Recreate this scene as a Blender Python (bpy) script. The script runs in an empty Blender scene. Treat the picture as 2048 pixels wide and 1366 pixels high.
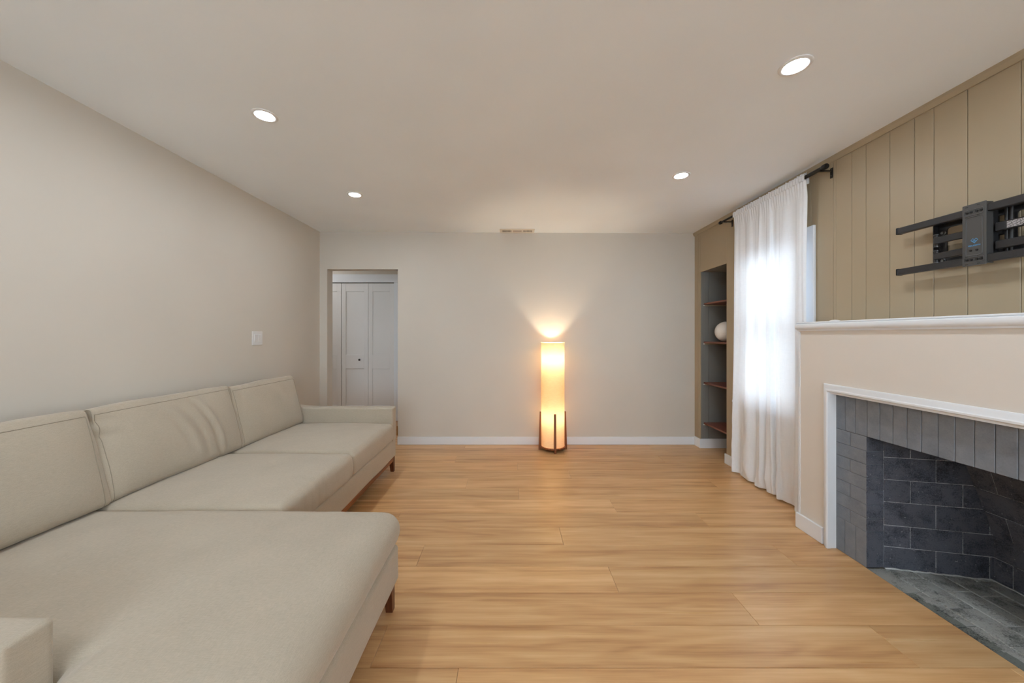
import bpy, bmesh, math, random
from mathutils import Vector, Matrix, noise as mnoise
random.seed(7)
PI = math.pi
scene = bpy.context.scene
COL = scene.collection

# ---------------------------------------------------------------- camera
CAMZ = 1.263
cam_d = bpy.data.cameras.new('camera'); cam = bpy.data.objects.new('camera', cam_d); COL.objects.link(cam)
cam.location = (0, 0, CAMZ); cam.rotation_euler = (PI/2, 0, 0)
cam_d.sensor_width = 36; cam_d.sensor_fit = 'HORIZONTAL'; cam_d.lens = 703/2048*36
cam_d.shift_x = 1.5/2048; cam_d.shift_y = -13/2048; cam_d.clip_start = .02
scene.camera = cam
# ---------------------------------------------------------------- world, exposure
w = bpy.data.worlds.new('world'); scene.world = w; w.use_nodes = True
bg = w.node_tree.nodes['Background']; bg.inputs[0].default_value = (.80, .91, 1.0, 1); bg.inputs[1].default_value = 10.2
scene.view_settings.view_transform = 'Standard'; scene.view_settings.look = 'None'
scene.view_settings.exposure = 0.08; scene.view_settings.gamma = 1; scene.view_settings.use_curve_mapping = False
scene.cycles.use_denoising = True
scene.cycles.max_bounces = 14; scene.cycles.diffuse_bounces = 10; scene.cycles.transmission_bounces = 8
scene.cycles.transparent_max_bounces = 8; scene.cycles.sample_clamp_indirect = 6
scene.cycles.caustics_reflective = False; scene.cycles.caustics_refractive = False
DOWN_E = 245      # emission of a downlight diffuser
DOWN_C = (.92, .985, 1.05)
BULB_TOP, BULB_LOW = 400, 200
BULB_C = (1.0, .86, .64)

# ---------------------------------------------------------------- materials
def lin(c): return tuple(((v/255)/12.92 if v/255 <= .04045 else ((v/255+.055)/1.055)**2.4) for v in c)+(1,)
class NT:
    def __init__(s, name):
        s.m = bpy.data.materials.new(name); s.m.use_nodes = True; s.t = s.m.node_tree
        s.b = s.t.nodes['Principled BSDF']; s.out = s.t.nodes['Material Output']
    def n(s, typ, ins=None, **kw):
        x = s.t.nodes.new(typ)
        for k, v in kw.items(): setattr(x, k, v)
        for k, v in (ins or {}).items():
            if hasattr(v, 'is_linked') or isinstance(v, bpy.types.NodeSocket): s.t.links.new(v, x.inputs[k])
            else: x.inputs[k].default_value = v
        return x
    def l(s, a, b): s.t.links.new(a, b)
    def ramp(s, fac, stops):
        r = s.n('ShaderNodeValToRGB', {0: fac}); e = r.color_ramp.elements
        while len(e) < len(stops): e.new(.5)
        for i, (p, c) in enumerate(stops): e[i].position = p; e[i].color = c if len(c) == 4 else lin(c)
        return r.outputs[0]
    def bump(s, h, strength, dist):
        bp = s.n('ShaderNodeBump', {'Height': h, 'Strength': strength, 'Distance': dist}); s.l(bp.outputs[0], s.b.inputs['Normal'])

def paint(name, c, rough=.55, bump=.12, scale=220, var=.02):
    k = NT(name); tc = k.n('ShaderNodeTexCoord')
    n1 = k.n('ShaderNodeTexNoise', {'Vector': tc.outputs['Object'], 'Scale': scale, 'Detail': 3})
    n2 = k.n('ShaderNodeTexNoise', {'Vector': tc.outputs['Object'], 'Scale': 1.3, 'Detail': 2})
    a = lin(c); lo = tuple(v*(1-var) for v in a[:3])+(1,); hi = tuple(min(1, v*(1+var)) for v in a[:3])+(1,)
    k.l(k.ramp(n2.outputs[0], [(.35, lo), (.65, hi)]), k.b.inputs['Base Color'])
    k.b.inputs['Roughness'].default_value = rough
    k.bump(n1.outputs[0], bump, .0006)
    return k.m
def plain(name, c, rough=.5, metal=0, spec=.5, bump=0, scale=400):
    k = NT(name); tc = k.n('ShaderNodeTexCoord')
    n1 = k.n('ShaderNodeTexNoise', {'Vector': tc.outputs['Object'], 'Scale': scale, 'Detail': 2})
    a = lin(c)
    k.l(k.ramp(n1.outputs[0], [(.3, tuple(v*.95 for v in a[:3])+(1,)), (.7, a)]), k.b.inputs['Base Color'])
    k.b.inputs['Roughness'].default_value = rough; k.b.inputs['Metallic'].default_value = metal
    k.b.inputs['Specular IOR Level'].default_value = spec
    if bump: k.bump(n1.outputs[0], bump, .0004)
    return k.m
def emit(name, c, s):
    k = NT(name); e = k.n('ShaderNodeEmission', {0: tuple(c)+(1,), 1: s}); k.l(e.outputs[0], k.out.inputs[0]); return k.m

def floor_wood():
    k = NT('floor wood'); tc = k.n('ShaderNodeTexCoord'); oi = k.n('ShaderNodeObjectInfo')
    off = k.n('ShaderNodeVectorMath', {0: oi.outputs['Random'], 1: (37., 91., 13.)}, operation='MULTIPLY')
    p = k.n('ShaderNodeVectorMath', {0: tc.outputs['Object'], 1: off.outputs[0]}, operation='ADD').outputs[0]
    def sc(v): return k.n('ShaderNodeVectorMath', {0: p, 1: v}, operation='MULTIPLY').outputs[0]
    broad = k.n('ShaderNodeTexNoise', {'Vector': sc((.6, 15, 1)), 'Scale': 1.0, 'Detail': 3, 'Roughness': .5, 'Distortion': .3})
    dist = k.n('ShaderNodeTexNoise', {'Vector': sc((1.3, 9, 1)), 'Scale': 1.0, 'Detail': 2})
    rings = k.n('ShaderNodeMath', {0: dist.outputs[0], 1: 26.}, operation='MULTIPLY')
    rings = k.n('ShaderNodeMath', {0: rings.outputs[0]}, operation='SINE')
    rings = k.n('ShaderNodeMapRange', {0: rings.outputs[0], 1: -1., 2: 1., 3: 0., 4: 1.})
    fine = k.n('ShaderNodeTexNoise', {'Vector': sc((7, 190, 1)), 'Scale': 1.0, 'Detail': 3})
    mid = k.n('ShaderNodeTexNoise', {'Vector': sc((1.1, 46, 1)), 'Scale': 1.0, 'Detail': 5, 'Roughness': .65})
    s1 = k.n('ShaderNodeMath', {0: broad.outputs[0], 1: .50}, operation='MULTIPLY')
    s2 = k.n('ShaderNodeMath', {0: mid.outputs[0], 1: .24, 2: s1.outputs[0]}, operation='MULTIPLY_ADD')
    s3 = k.n('ShaderNodeMath', {0: rings.outputs[0], 1: .07, 2: s2.outputs[0]}, operation='MULTIPLY_ADD')
    s4 = k.n('ShaderNodeMath', {0: fine.outputs[0], 1: .13, 2: s3.outputs[0]}, operation='MULTIPLY_ADD')
    col = k.ramp(s4.outputs[0], [(.31, (166, 120, 76)), (.42, (198, 153, 104)), (.50, (210, 167, 117)), (.61, (223, 185, 136))])
    tint = k.n('ShaderNodeMapRange', {0: oi.outputs['Random'], 1: 0., 2: 1., 3: .88, 4: 1.06})
    mx = k.n('ShaderNodeVectorMath', {0: col, 1: tint.outputs[0]}, operation='MULTIPLY')
    k.l(mx.outputs[0], k.b.inputs['Base Color'])
    r = k.n('ShaderNodeMapRange', {0: mid.outputs[0], 1: .3, 2: .7, 3: .34, 4: .27}); k.l(r.outputs[0], k.b.inputs['Roughness'])
    k.b.inputs['Specular IOR Level'].default_value = .5
    k.bump(s4.outputs[0], .15, .0012)
    return k.m
def wood(name, dark, light, rough=.4, ax=0):
    k = NT(name); tc = k.n('ShaderNodeTexCoord')
    v = [60, 60, 60]; v[ax] = 3
    p = k.n('ShaderNodeVectorMath', {0: tc.outputs['Object'], 1: tuple(v)}, operation='MULTIPLY').outputs[0]
    n = k.n('ShaderNodeTexNoise', {'Vector': p, 'Scale': 1.0, 'Detail': 4, 'Distortion': .4})
    k.l(k.ramp(n.outputs[0], [(.3, dark), (.7, light)]), k.b.inputs['Base Color'])
    k.b.inputs['Roughness'].default_value = rough; k.bump(n.outputs[0], .1, .0006)
    return k.m
def fabric(name, c, sc=650):
    k = NT(name); tc = k.n('ShaderNodeTexCoord')
    def st(v):
        p = k.n('ShaderNodeVectorMath', {0: tc.outputs['Object'], 1: v}, operation='MULTIPLY').outputs[0]
        return k.n('ShaderNodeTexNoise', {'Vector': p, 'Scale': 1.0, 'Detail': 2}).outputs[0]
    a = st((sc, 60, sc)); b = st((60, sc, sc)); s = k.n('ShaderNodeMath', {0: a, 1: b}, operation='ADD')
    m = k.n('ShaderNodeTexNoise', {'Vector': tc.outputs['Object'], 'Scale': 5., 'Detail': 4})
    s2 = k.n('ShaderNodeMath', {0: m.outputs[0], 1: .6, 2: s.outputs[0]}, operation='MULTIPLY_ADD')
    a = lin(c)
    k.l(k.ramp(k.n('ShaderNodeMath', {0: s2.outputs[0], 1: .5}, operation='MULTIPLY').outputs[0],
        [(.5, tuple(v*.88 for v in a[:3])+(1,)), (.8, tuple(min(1, v*1.07) for v in a[:3])+(1,))]), k.b.inputs['Base Color'])
    k.b.inputs['Roughness'].default_value = .95; k.b.inputs['Specular IOR Level'].default_value = .15
    k.b.inputs['Sheen Weight'].default_value = .25; k.b.inputs['Sheen Roughness'].default_value = .5
    k.bump(s.outputs[0], .25, .0008)
    return k.m
def brick_mat(name, dark, light, rough, specks=False, bump=.5, fine=.5, var=0):
    k = NT(name); tc = k.n('ShaderNodeTexCoord'); oi = k.n('ShaderNodeObjectInfo')
    off = k.n('ShaderNodeVectorMath', {0: oi.outputs['Random'], 1: (17., 31., 53.)}, operation='MULTIPLY')
    p = k.n('ShaderNodeVectorMath', {0: tc.outputs['Object'], 1: off.outputs[0]}, operation='ADD').outputs[0]
    n = k.n('ShaderNodeTexNoise', {'Vector': p, 'Scale': 14., 'Detail': 5, 'Roughness': .6})
    f = k.n('ShaderNodeTexNoise', {'Vector': p, 'Scale': 170., 'Detail': 3, 'Roughness': .7})
    s = k.n('ShaderNodeMath', {0: f.outputs[0], 1: fine, 2: n.outputs[0]}, operation='MULTIPLY_ADD')
    lo = .25+fine*.5; c = k.ramp(s.outputs[0], [(lo, dark), (min(1., lo+.45), light)])
    if var:
        t = k.n('ShaderNodeMapRange', {0: oi.outputs['Random'], 1: 0., 2: 1., 3: 1-var, 4: 1+var}); c = k.n('ShaderNodeVectorMath', {0: c, 1: t.outputs[0]}, operation='MULTIPLY').outputs[0]
    if specks:
        v = k.n('ShaderNodeTexNoise', {'Vector': p, 'Scale': 95., 'Detail': 2})
        msk = k.n('ShaderNodeMapRange', {0: v.outputs[0], 1: .70, 2: .74, 3: 0., 4: .8})
        mx = k.n('ShaderNodeMix', {0: msk.outputs[0], 6: c, 7: lin((150, 152, 158))}, data_type='RGBA'); c = mx.outputs[2]
    k.l(c, k.b.inputs['Base Color'])
    k.b.inputs['Roughness'].default_value = rough; k.b.inputs['Specular IOR Level'].default_value = .3
    k.bump(s.outputs[0], bump, .002)
    return k.m
def cloth_mat():
    k = NT('curtain linen'); tc = k.n('ShaderNodeTexCoord')
    def st(v):
        p = k.n('ShaderNodeVectorMath', {0: tc.outputs['Object'], 1: v}, operation='MULTIPLY').outputs[0]
        return k.n('ShaderNodeTexNoise', {'Vector': p, 'Scale': 1.0, 'Detail': 2}).outputs[0]
    s = k.n('ShaderNodeMath', {0: st((40, 500, 20)), 1: st((40, 20, 500))}, operation='ADD')
    c = k.ramp(k.n('ShaderNodeMath', {0: s.outputs[0], 1: .5}, operation='MULTIPLY').outputs[0], [(.4, lin((238, 242, 247))), (.6, lin((243, 247, 252)))])
    d = k.n('ShaderNodeBsdfDiffuse', {0: c}); t = k.n('ShaderNodeBsdfTranslucent', {0: c})
    bp = k.n('ShaderNodeBump', {'Height': s.outputs[0], 'Strength': .12, 'Distance': .0005})
    k.l(bp.outputs[0], d.inputs['Normal'])
    m = k.n('ShaderNodeMixShader', {0: .165}); k.l(d.outputs[0], m.inputs[1]); k.l(t.outputs[0], m.inputs[2])
    k.l(m.outputs[0], k.out.inputs[0]); return k.m
def shade_mat():
    k = NT('lampshade linen'); tc = k.n('ShaderNodeTexCoord')
    p = k.n('ShaderNodeVectorMath', {0: tc.outputs['Object'], 1: (30, 30, 600)}, operation='MULTIPLY').outputs[0]
    n = k.n('ShaderNodeTexNoise', {'Vector': p, 'Scale': 1.0, 'Detail': 2})
    c = k.ramp(n.outputs[0], [(.3, (244, 214, 166)), (.7, (254, 230, 186))])
    d = k.n('ShaderNodeBsdfDiffuse', {0: c}); t = k.n('ShaderNodeBsdfTranslucent', {0: c})
    m = k.n('ShaderNodeMixShader', {0: .11}); k.l(d.outputs[0], m.inputs[1]); k.l(t.outputs[0], m.inputs[2])
    k.l(m.outputs[0], k.out.inputs[0]); return k.m
def glass_mat():
    k = NT('window glass'); g = k.n('ShaderNodeBsdfGlossy', {'Roughness': .0}); t = k.n('ShaderNodeBsdfTransparent')
    f = k.n('ShaderNodeFresnel', {0: 1.45}); m = k.n('ShaderNodeMixShader', {0: f.outputs[0]})
    k.l(t.outputs[0], m.inputs[1]); k.l(g.outputs[0], m.inputs[2]); k.l(m.outputs[0], k.out.inputs[0]); return k.m

M = dict(
    wall=paint('wall paint', (206, 200, 190)), ceil=paint('ceiling paint', (240, 246, 251), .7, .06),
    breast=paint('warm white paint', (219, 214, 207)), taupe=paint('taupe panel paint', (164, 149, 124), .45, .15, 90),
    niche=paint('niche cool light grey', (124, 123, 119), .45, .15, 90),  # taupe greyed so the colour carries the niche's cooler light
    white=paint('white trim paint', (226, 231, 237), .35, .04), door=paint('door paint', (222, 222, 222), .4, .04),
    floor=floor_wood(), sub=plain('subfloor', (70, 46, 26), .9),
    fabric=fabric('linen upholstery', (179, 169, 152)), thread=plain('seam thread', (152, 143, 127), .9),
    rail=wood('walnut', (104, 56, 24), (150, 88, 44), .4, 1), leg=wood('dark walnut', (70, 34, 18), (112, 60, 32), .4, 2),
    edge=brick_mat('worn hearth edge', (38, 42, 42), (110, 114, 110), .9, True, .9, 1.0),
    shelf=wood('cherry shelf wood', (92, 50, 38), (122, 74, 58), .42, 1), brass=plain('brass', (176, 130, 70), .35, 1),
    plate=plain('charcoal powder coat', (76, 76, 76), .36, .1, .5, .3), black=plain('black powder coat', (46, 46, 48), .36, .1, .5, .3), blackrod=plain('black rod metal', (16, 16, 17), .35, .2),
    blk=plain('black plastic', (12, 12, 13), .5), steel=plain('zinc bolt', (120, 122, 126), .3, 1),
    plastic=plain('white plastic', (232, 232, 232), .35), plas2=plain('light switch plastic', (224, 224, 224), .3),
    gray=brick_mat('grey painted brick', (110, 116, 126), (128, 134, 143), .55, bump=.25),
    graym=brick_mat('grey painted mortar', (98, 103, 112), (116, 121, 130), .6, bump=.25),
    soot=brick_mat('sooty firebrick', (50, 53, 62), (90, 93, 103), .85, True, .6, .9, .1), sootm=brick_mat('sooty mortar', (48, 50, 56), (168, 170, 176), .9, True, .8, .9),
    hearth=brick_mat('hearth brick', (84, 88, 86), (158, 160, 157), .8, True, .7, .9, .16), hearthm=brick_mat('hearth mortar', (150, 153, 153), (205, 206, 206), .9, True),
    glow=emit('downlight diffuser', DOWN_C, DOWN_E), bt=emit('bulb upper', BULB_C, BULB_TOP), bl=emit('bulb lower', BULB_C, BULB_LOW),
    cloth=cloth_mat(), shade=shade_mat(), glass=glass_mat(), globe=plain('opal glass globe', (232, 228, 222), .12),
    blue=plain('blue print', (92, 160, 214), .5), print_=plain('white print', (214, 214, 216), .5), vent=plain('vent paint', (222, 214, 202), .45),
    ventd=plain('vent slot', (96, 84, 72), .8), base=wood('lamp base wood', (96, 50, 24), (150, 88, 46), .4, 2))

# ---------------------------------------------------------------- object helpers
ORG = {}
def link(o, parent, c):
    COL.objects.link(o)
    if parent is not None: o.parent = parent; o.location = c - ORG[parent.name]
    else: o.location = c
    ORG[o.name] = c.copy()
    return o
def tag(o, label=None, cat=None, group=None, kind=None):
    if label: o['label'] = label
    if cat: o['category'] = cat
    if group: o['group'] = group
    if kind: o['kind'] = kind
    return o
def empty(name, loc, label=None, cat=None, group=None, kind=None):
    o = bpy.data.objects.new(name, None); o.empty_display_size = .1
    return tag(link(o, None, Vector(loc)), label, cat, group, kind)
def finish(name, verts, faces, mat, parent=None, smooth=False, angle=None):
    c = Vector([(min(v[i] for v in verts)+max(v[i] for v in verts))/2 for i in range(3)])
    me = bpy.data.meshes.new(name); me.from_pydata([tuple(Vector(v)-c) for v in verts], [], faces)
    me.materials.append(mat)
    if smooth: me.shade_smooth()
    if angle is not None:
        me.shade_smooth()
        try: me.set_sharp_from_angle(angle=math.radians(angle))
        except Exception: pass
    o = bpy.data.objects.new(name, me)
    return link(o, parent, c)
class MB:
    def __init__(s): s.v = []; s.f = []
    def add(s, vs, fs, mtx=None):
        o = len(s.v); s.v += [tuple(mtx @ Vector(v)) if mtx else tuple(v) for v in vs]; s.f += [tuple(i+o for i in f) for f in fs]; return s
    def box(s, x0, x1, y0, y1, z0, z1, b=0, mtx=None):
        if b <= 0:
            vs = [(x, y, z) for x in (x0, x1) for y in (y0, y1) for z in (z0, z1)]
            return s.add(vs, [(0, 1, 3, 2), (4, 6, 7, 5), (0, 4, 5, 1), (2, 3, 7, 6), (0, 2, 6, 4), (1, 5, 7, 3)], mtx)
        lo = (x0, y0, z0); hi = (x1, y1, z1); vs = []; idx = {}
        for cx in (0, 1):
            for cy in (0, 1):
                for cz in (0, 1):
                    for a in range(3):
                        p = []
                        for i, cc in enumerate((cx, cy, cz)):
                            e = hi[i] if cc else lo[i]
                            if i != a: e += -b if cc else b
                            p.append(e)
                        idx[(cx, cy, cz, a)] = len(vs); vs.append(tuple(p))
        cen = Vector([(lo[i]+hi[i])/2 for i in range(3)]); fs = []
        def face(ids):
            p = [Vector(vs[i]) for i in ids]; n = (p[1]-p[0]).cross(p[2]-p[0]); m = sum(p, Vector())/len(p)
            fs.append(tuple(ids) if n.dot(m-cen) > 0 else tuple(reversed(ids)))
        for a in range(3):
            o = [i for i in range(3) if i != a]
            for c in (0, 1):
                q = []
                for (u, w2) in ((0, 0), (1, 0), (1, 1), (0, 1)):
                    k = [0, 0, 0]; k[a] = c; k[o[0]] = u; k[o[1]] = w2; q.append(idx[(*k, a)])
                face(q)
            for u in (0, 1):
                for w2 in (0, 1):
                    k0 = [0, 0, 0]; k0[o[0]] = u; k0[o[1]] = w2; k1 = list(k0); k1[a] = 1
                    face([idx[(*k0, o[0])], idx[(*k1, o[0])], idx[(*k1, o[1])], idx[(*k0, o[1])]])
        for cx in (0, 1):
            for cy in (0, 1):
                for cz in (0, 1): face([idx[(cx, cy, cz, a)] for a in range(3)])
        return s.add(vs, fs, mtx)
    def tube(s, pts, r, n=10, caps=True, rs=None):
        pts = [Vector(p) for p in pts]; rings = []; vs = []; fs = []; up = None
        for i, p in enumerate(pts):
            t = (pts[min(i+1, len(pts)-1)]-pts[max(i-1, 0)]).normalized()
            if up is None: up = Vector((0, 0, 1)) if abs(t.z) < .9 else Vector((1, 0, 0))
            a = t.cross(up).normalized(); b = a.cross(t).normalized(); up = b
            rr = rs[i] if rs else r
            for k in range(n):
                th = 2*PI*k/n; vs.append(p+a*rr*math.cos(th)+b*rr*math.sin(th))
        for i in range(len(pts)-1):
            for k in range(n): k2 = (k+1) % n; fs.append((i*n+k, i*n+k2, (i+1)*n+k2, (i+1)*n+k))
        if caps: fs.append(tuple(reversed(range(n)))); fs.append(tuple(range((len(pts)-1)*n, len(pts)*n)))
        return s.add(vs, fs)
    def lathe(s, prof, c, n=40, axis='z', close=False):
        vs = []; fs = []; m = len(prof)
        for k in range(n):
            a = 2*PI*k/n; ca, sa = math.cos(a), math.sin(a)
            for (r, h) in prof:
                if axis == 'z': vs.append((c[0]+r*ca, c[1]+r*sa, c[2]+h))
                elif axis == 'x': vs.append((c[0]+h, c[1]+r*ca, c[2]+r*sa))
                else: vs.append((c[0]+r*ca, c[1]+h, c[2]+r*sa))
        for k in range(n):
            k2 = (k+1) % n
            for j in range(m if close else m-1):
                j2 = (j+1) % m; fs.append((k*m+j, k2*m+j, k2*m+j2, k*m+j2))
        return s.add(vs, fs)
    def extrude(s, poly, a0, a1, axis='y'):   # poly of 2D points; axis y: (x,z); axis z: (x,y); axis x: (y,z)
        n = len(poly); vs = []
        for a in (a0, a1):
            for (p, q) in poly: vs.append({'y': (p, a, q), 'z': (p, q, a), 'x': (a, p, q)}[axis])
        fs = [tuple(range(n)), tuple(reversed(range(n, 2*n)))]+[(i, i+n, (i+1) % n+n, (i+1) % n) for i in range(n)]
        return s.add(vs, fs)
    def done(s, name, mat, parent=None, smooth=False, angle=None): return finish(name, s.v, s.f, mat, parent, smooth, angle)
def fixn(o):
    bm = bmesh.new(); bm.from_mesh(o.data); bmesh.ops.recalc_face_normals(bm, faces=bm.faces); bm.to_mesh(o.data); bm.free(); return o
def soot_side(o, ax, sgn, mat):
    me = o.data.copy(); me.materials.append(mat)
    for p in me.polygons:
        if p.normal[ax]*sgn > .5: p.material_index = 1
    o.data = me
_pc = {}
def piece(name, cx, cy, cz, sx, sy, sz, mat, parent, b=.003, rot=None):
    key = (name, round(sx, 4), round(sy, 4), round(sz, 4), mat.name)
    me = _pc.get(key)
    if me is None:
        m = MB().box(-sx/2, sx/2, -sy/2, sy/2, -sz/2, sz/2, b)
        me = bpy.data.meshes.new(name); me.from_pydata(m.v, [], m.f); me.materials.append(mat); _pc[key] = me
    o = bpy.data.objects.new(name, me); link(o, parent, Vector((cx, cy, cz)))
    if rot: o.rotation_euler = rot
    return o
def copy_tree(o, delta, parent=None):
    c = o.copy(); COL.objects.link(c)
    if parent is None: c.location = o.location+Vector(delta)
    else: c.parent = parent
    for ch in o.children: copy_tree(ch, delta, c)
    return c
def struct(o, label, cat): return tag(o, label, cat, None, 'structure')

# ---------------------------------------------------------------- room shell
XL, XR, YB, YF = -2.21, 2.115, 4.055, -2.7
def zc(x): return 2.4435 - .0046*(x)      # the ceiling runs a hair out of level
ZT = 2.52
# ceiling
m = MB(); vs = []
for x in (XL-.15, XR+.15):
    for y in (YF-.15, YB+.06): vs += [(x, y, zc(x)), (x, y, 2.62)]
m.add(vs, [(0, 1, 3, 2), (4, 6, 7, 5), (0, 4, 5, 1), (2, 3, 7, 6), (0, 2, 6, 4), (1, 5, 7, 3)])
struct(fixn(m.done('ceiling', M['ceil'])), 'warm white painted ceiling over the living room', 'ceiling')
# left wall, rear wall, back wall with doorway
struct(MB().box(XL-.12, XL, YF-.12, YB, -.05, ZT).done('wall_left', M['wall']), 'off-white painted wall behind the sofa', 'wall')
DX0, DX1, DZ = -2.123, -1.309, 2.022
m = MB(); m.box(XL-.12, DX0, YB, YB+.12, -.05, ZT); m.box(DX0, DX1, YB, YB+.12, DZ, ZT); m.box(DX1, XR+.0, YB, YB+.12, -.05, ZT); m.box(XR, XR+.6, YB, YB+.12, -.05, ZT)
struct(m.done('wall_back', M['wall']), 'off-white far wall with the doorway and the floor lamp', 'wall')
m = MB(); m.box(XL-.12, -1.45, YF-.12, YF, -.05, ZT); m.box(1.45, XR+.12, YF-.12, YF, -.05, ZT); m.box(-1.45, 1.45, YF-.12, YF, -.05, .75); m.box(-1.45, 1.45, YF-.12, YF, 2.15, ZT)
struct(m.done('wall_front', M['wall']), 'off-white wall behind the camera', 'wall')
# baseboards
struct(MB().box(DX1, XR-.001, YB-.014, YB-.0005, .001, .09, .002).done('baseboard_back', M['white']), 'white baseboard along the far wall', 'baseboard')
struct(MB().box(XL+.0005, XL+.014, YF, YB-.02, .001, .09, .002).done('baseboard_left', M['white']), 'white baseboard behind the sofa', 'baseboard')

# hallway and closet beyond the doorway
YH, HX0, HX1 = 5.18, -4.2, -.9
m = MB(); m.box(HX0, -3.30, YH, YH+.1, -.05, ZT); m.box(-3.30, -1.724, YH, YH+.1, 2.035, ZT); m.box(-1.724, HX1, YH, YH+.1, -.05, ZT)
struct(m.done('wall_hall_back', M['wall']), 'off-white hallway wall around the closet', 'wall')
struct(MB().box(HX0-.1, HX0, YB+.12, YH+.1, -.05, ZT).done('wall_hall_left', M['wall']), 'off-white end wall of the hallway, left', 'wall')
struct(MB().box(HX1, HX1+.1, YB+.12, YH+.1, -.05, ZT).done('wall_hall_right', M['wall']), 'off-white end wall of the hallway, right', 'wall')
struct(MB().box(HX0-.1, XL-.12, YB, YB+.12, -.05, ZT).done('wall_hall_front', M['wall']), 'off-white hallway wall facing the closet', 'wall')
struct(MB().box(HX0-.1, HX1+.1, YB+.06, YH+.12, 2.4435, 2.54).done('ceiling', M['ceil']), 'white hallway ceiling beyond the doorway', 'ceiling')
m = MB(); m.box(-3.45, -1.57, YH+.6, YH+.65, -.05, 2.5); m.box(-3.45, -3.40, YH+.1, YH+.6, -.05, 2.5); m.box(-1.62, -1.57, YH+.1, YH+.6, -.05, 2.5); m.box(-3.45, -1.57, YH+.1, YH+.65, 2.5, 2.54); struct(m.done('wall_closet', M['wall']), 'back of the closet behind the bifold doors', 'wall')
m = MB(); m.box(-3.40, -1.614, YH-.018, YH-.001, 2.036, 2.155, .003); m.box(-1.724, -1.614, YH-.018, YH-.001, .001, 2.036, .003); m.box(-3.41, -3.30, YH-.018, YH-.001, .001, 2.036, .003)
struct(m.done('trim_1', M['white']), 'white casing around the closet doors', 'trim')
struct(MB().box(-3.30, -1.724, YH+.0, YH+.03, 2.03, 2.036).done('trim_2', M['blk']), 'dark track gap above the closet doors', 'trim')
door = empty('door_1', (-2.5, YH, 0), 'white bifold closet doors seen through the doorway', 'door', None, 'structure')
def leaf(x0, x1, knob=None):
    y0, y1, z0, z1 = YH+.004, YH+.034, .012, 2.026
    st = .062
    m = MB(); m.box(x0, x0+st, y0, y1, z0, z1, .002); m.box(x1-st, x1, y0, y1, z0, z1, .002)
    for a, b in ((z0, .22), (.766, .97), (1.904, z1)): m.box(x0+st-.001, x1-st+.001, y0, y1, a, b, .002)
    lf = m.done('leaf', M['door'], door)
    for a, b in ((.22, .766), (.97, 1.904)):
        p = MB(); p.box(x0+st-.004, x1-st+.004, y0+.012, y1-.004, a-.004, b+.004)
        p.box(x0+st-.001, x1-st+.001, y0+.0085, y0+.013, a-.001, b+.001, 0)
        p.done('panel', M['door'], lf)
    if knob:
        k = MB(); k.lathe([(0, -.030), (.010, -.030), (.0155, -.024), (.0155, -.016), (.008, -.010), (.007, 0), (0, 0)], (knob, y0, .898), 24, 'y')
        tag(fixn(k.done('knob', M['blk'], lf, True)), 'round black knob')
g = .0015
for i, (a, b) in enumerate(((-3.29, -2.897), (-2.895, -2.508), (-2.502, -2.109), (-2.107, -1.727))):
    leaf(a+g/2, b-g/2, {1: -2.75, 2: -2.232}.get(i))
# small brass hinge left on the doorway edge
hg = empty('door_hinge', (DX1-.003, YB-.002, .105), 'small brass hinge low on the right edge of the doorway', 'hinge')
MB().box(DX1-.0015, DX1-.0002, YB-.001, YB+.03, .105, .205).done('leaf_plate', M['brass'], hg)
MB().tube([(DX1-.005, YB-.005, .105), (DX1-.005, YB-.005, .215)], .006, 10).done('barrel', M['brass'], hg, angle=40)

# ---------------------------------------------------------------- right wall: random width boards on a backing, niche, window
NY0, NY1, NZ = 3.454, 3.93, 1.966          # bookcase niche
WY0, WY1, WZ0, WZ1 = 2.53, 3.19, .66, 1.955  # window
W2Y0, W2Y1, W2Z0, W2Z1 = -2.0, -1.1, .95, 2.0   # second window, added unseen behind the camera for fill daylight
BY0, BY1, BXF, BTOP = .578, 2.308, 1.89, 1.289  # chimney breast
def rect_minus(y0, y1, z0, z1, holes):
    ys = sorted({y0, y1, *[min(max(h[i], y0), y1) for h in holes for i in (0, 1)]}); zs = sorted({z0, z1, *[min(max(h[i], z0), z1) for h in holes for i in (2, 3)]})
    out = []
    for a, b in zip(ys, ys[1:]):
        run = None
        for c, d in zip(zs, zs[1:]):
            solid = not any(h[0] <= (a+b)/2 <= h[1] and h[2] <= (c+d)/2 <= h[3] for h in holes)
            if solid:
                if run: run[1] = d
                else: run = [c, d]
            if (not solid or d == zs[-1]) and run: out.append((a, b, run[0], run[1])); run = None
    return out
holes = [(NY0, NY1, -1, NZ), (WY0, WY1, WZ0, WZ1), (W2Y0, W2Y1, W2Z0, W2Z1), (BY0+.02, BY1-.02, -1, BTOP)]
m = MB()
for (a, b, c, d) in rect_minus(YF-.12, YB, -.05, ZT, [(NY0-.004, NY1+.004, -1, NZ+.004)]+holes[1:]): m.box(XR+.009, XR+.12, a, b, c, d)
wr = struct(m.done('wall_right', M['taupe']), 'taupe board-panelled wall above the fireplace', 'wall')
br = [4.055, 3.972, 3.30, 3.19, 3.06, 2.93, 2.84, 2.70, 2.53, 2.478, 2.309, 2.184, 2.0965, 1.965, 1.845, 1.760, 1.630, 1.459]
pat = [.125, .088, .13, .12, .085, .13, .17]; y = br[-1]; i = 0
while y-pat[i % 7] > YF+.05: y -= pat[i % 7]; i += 1; br.append(y)
br.append(YF)
for y1, y0 in zip(br, br[1:]):
    for (a, b, c, d) in rect_minus(y0, y1, 0.0, zc(XR)-.001, holes):
        gp = .0009
        a2 = a+(gp if abs(a-y0) < 1e-6 else 0); b2 = b-(gp if abs(b-y1) < 1e-6 else 0)
        MB().box(XR, XR+.010, a2, b2, c, d, .0018).done('panel', M['taupe'], wr)
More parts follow.
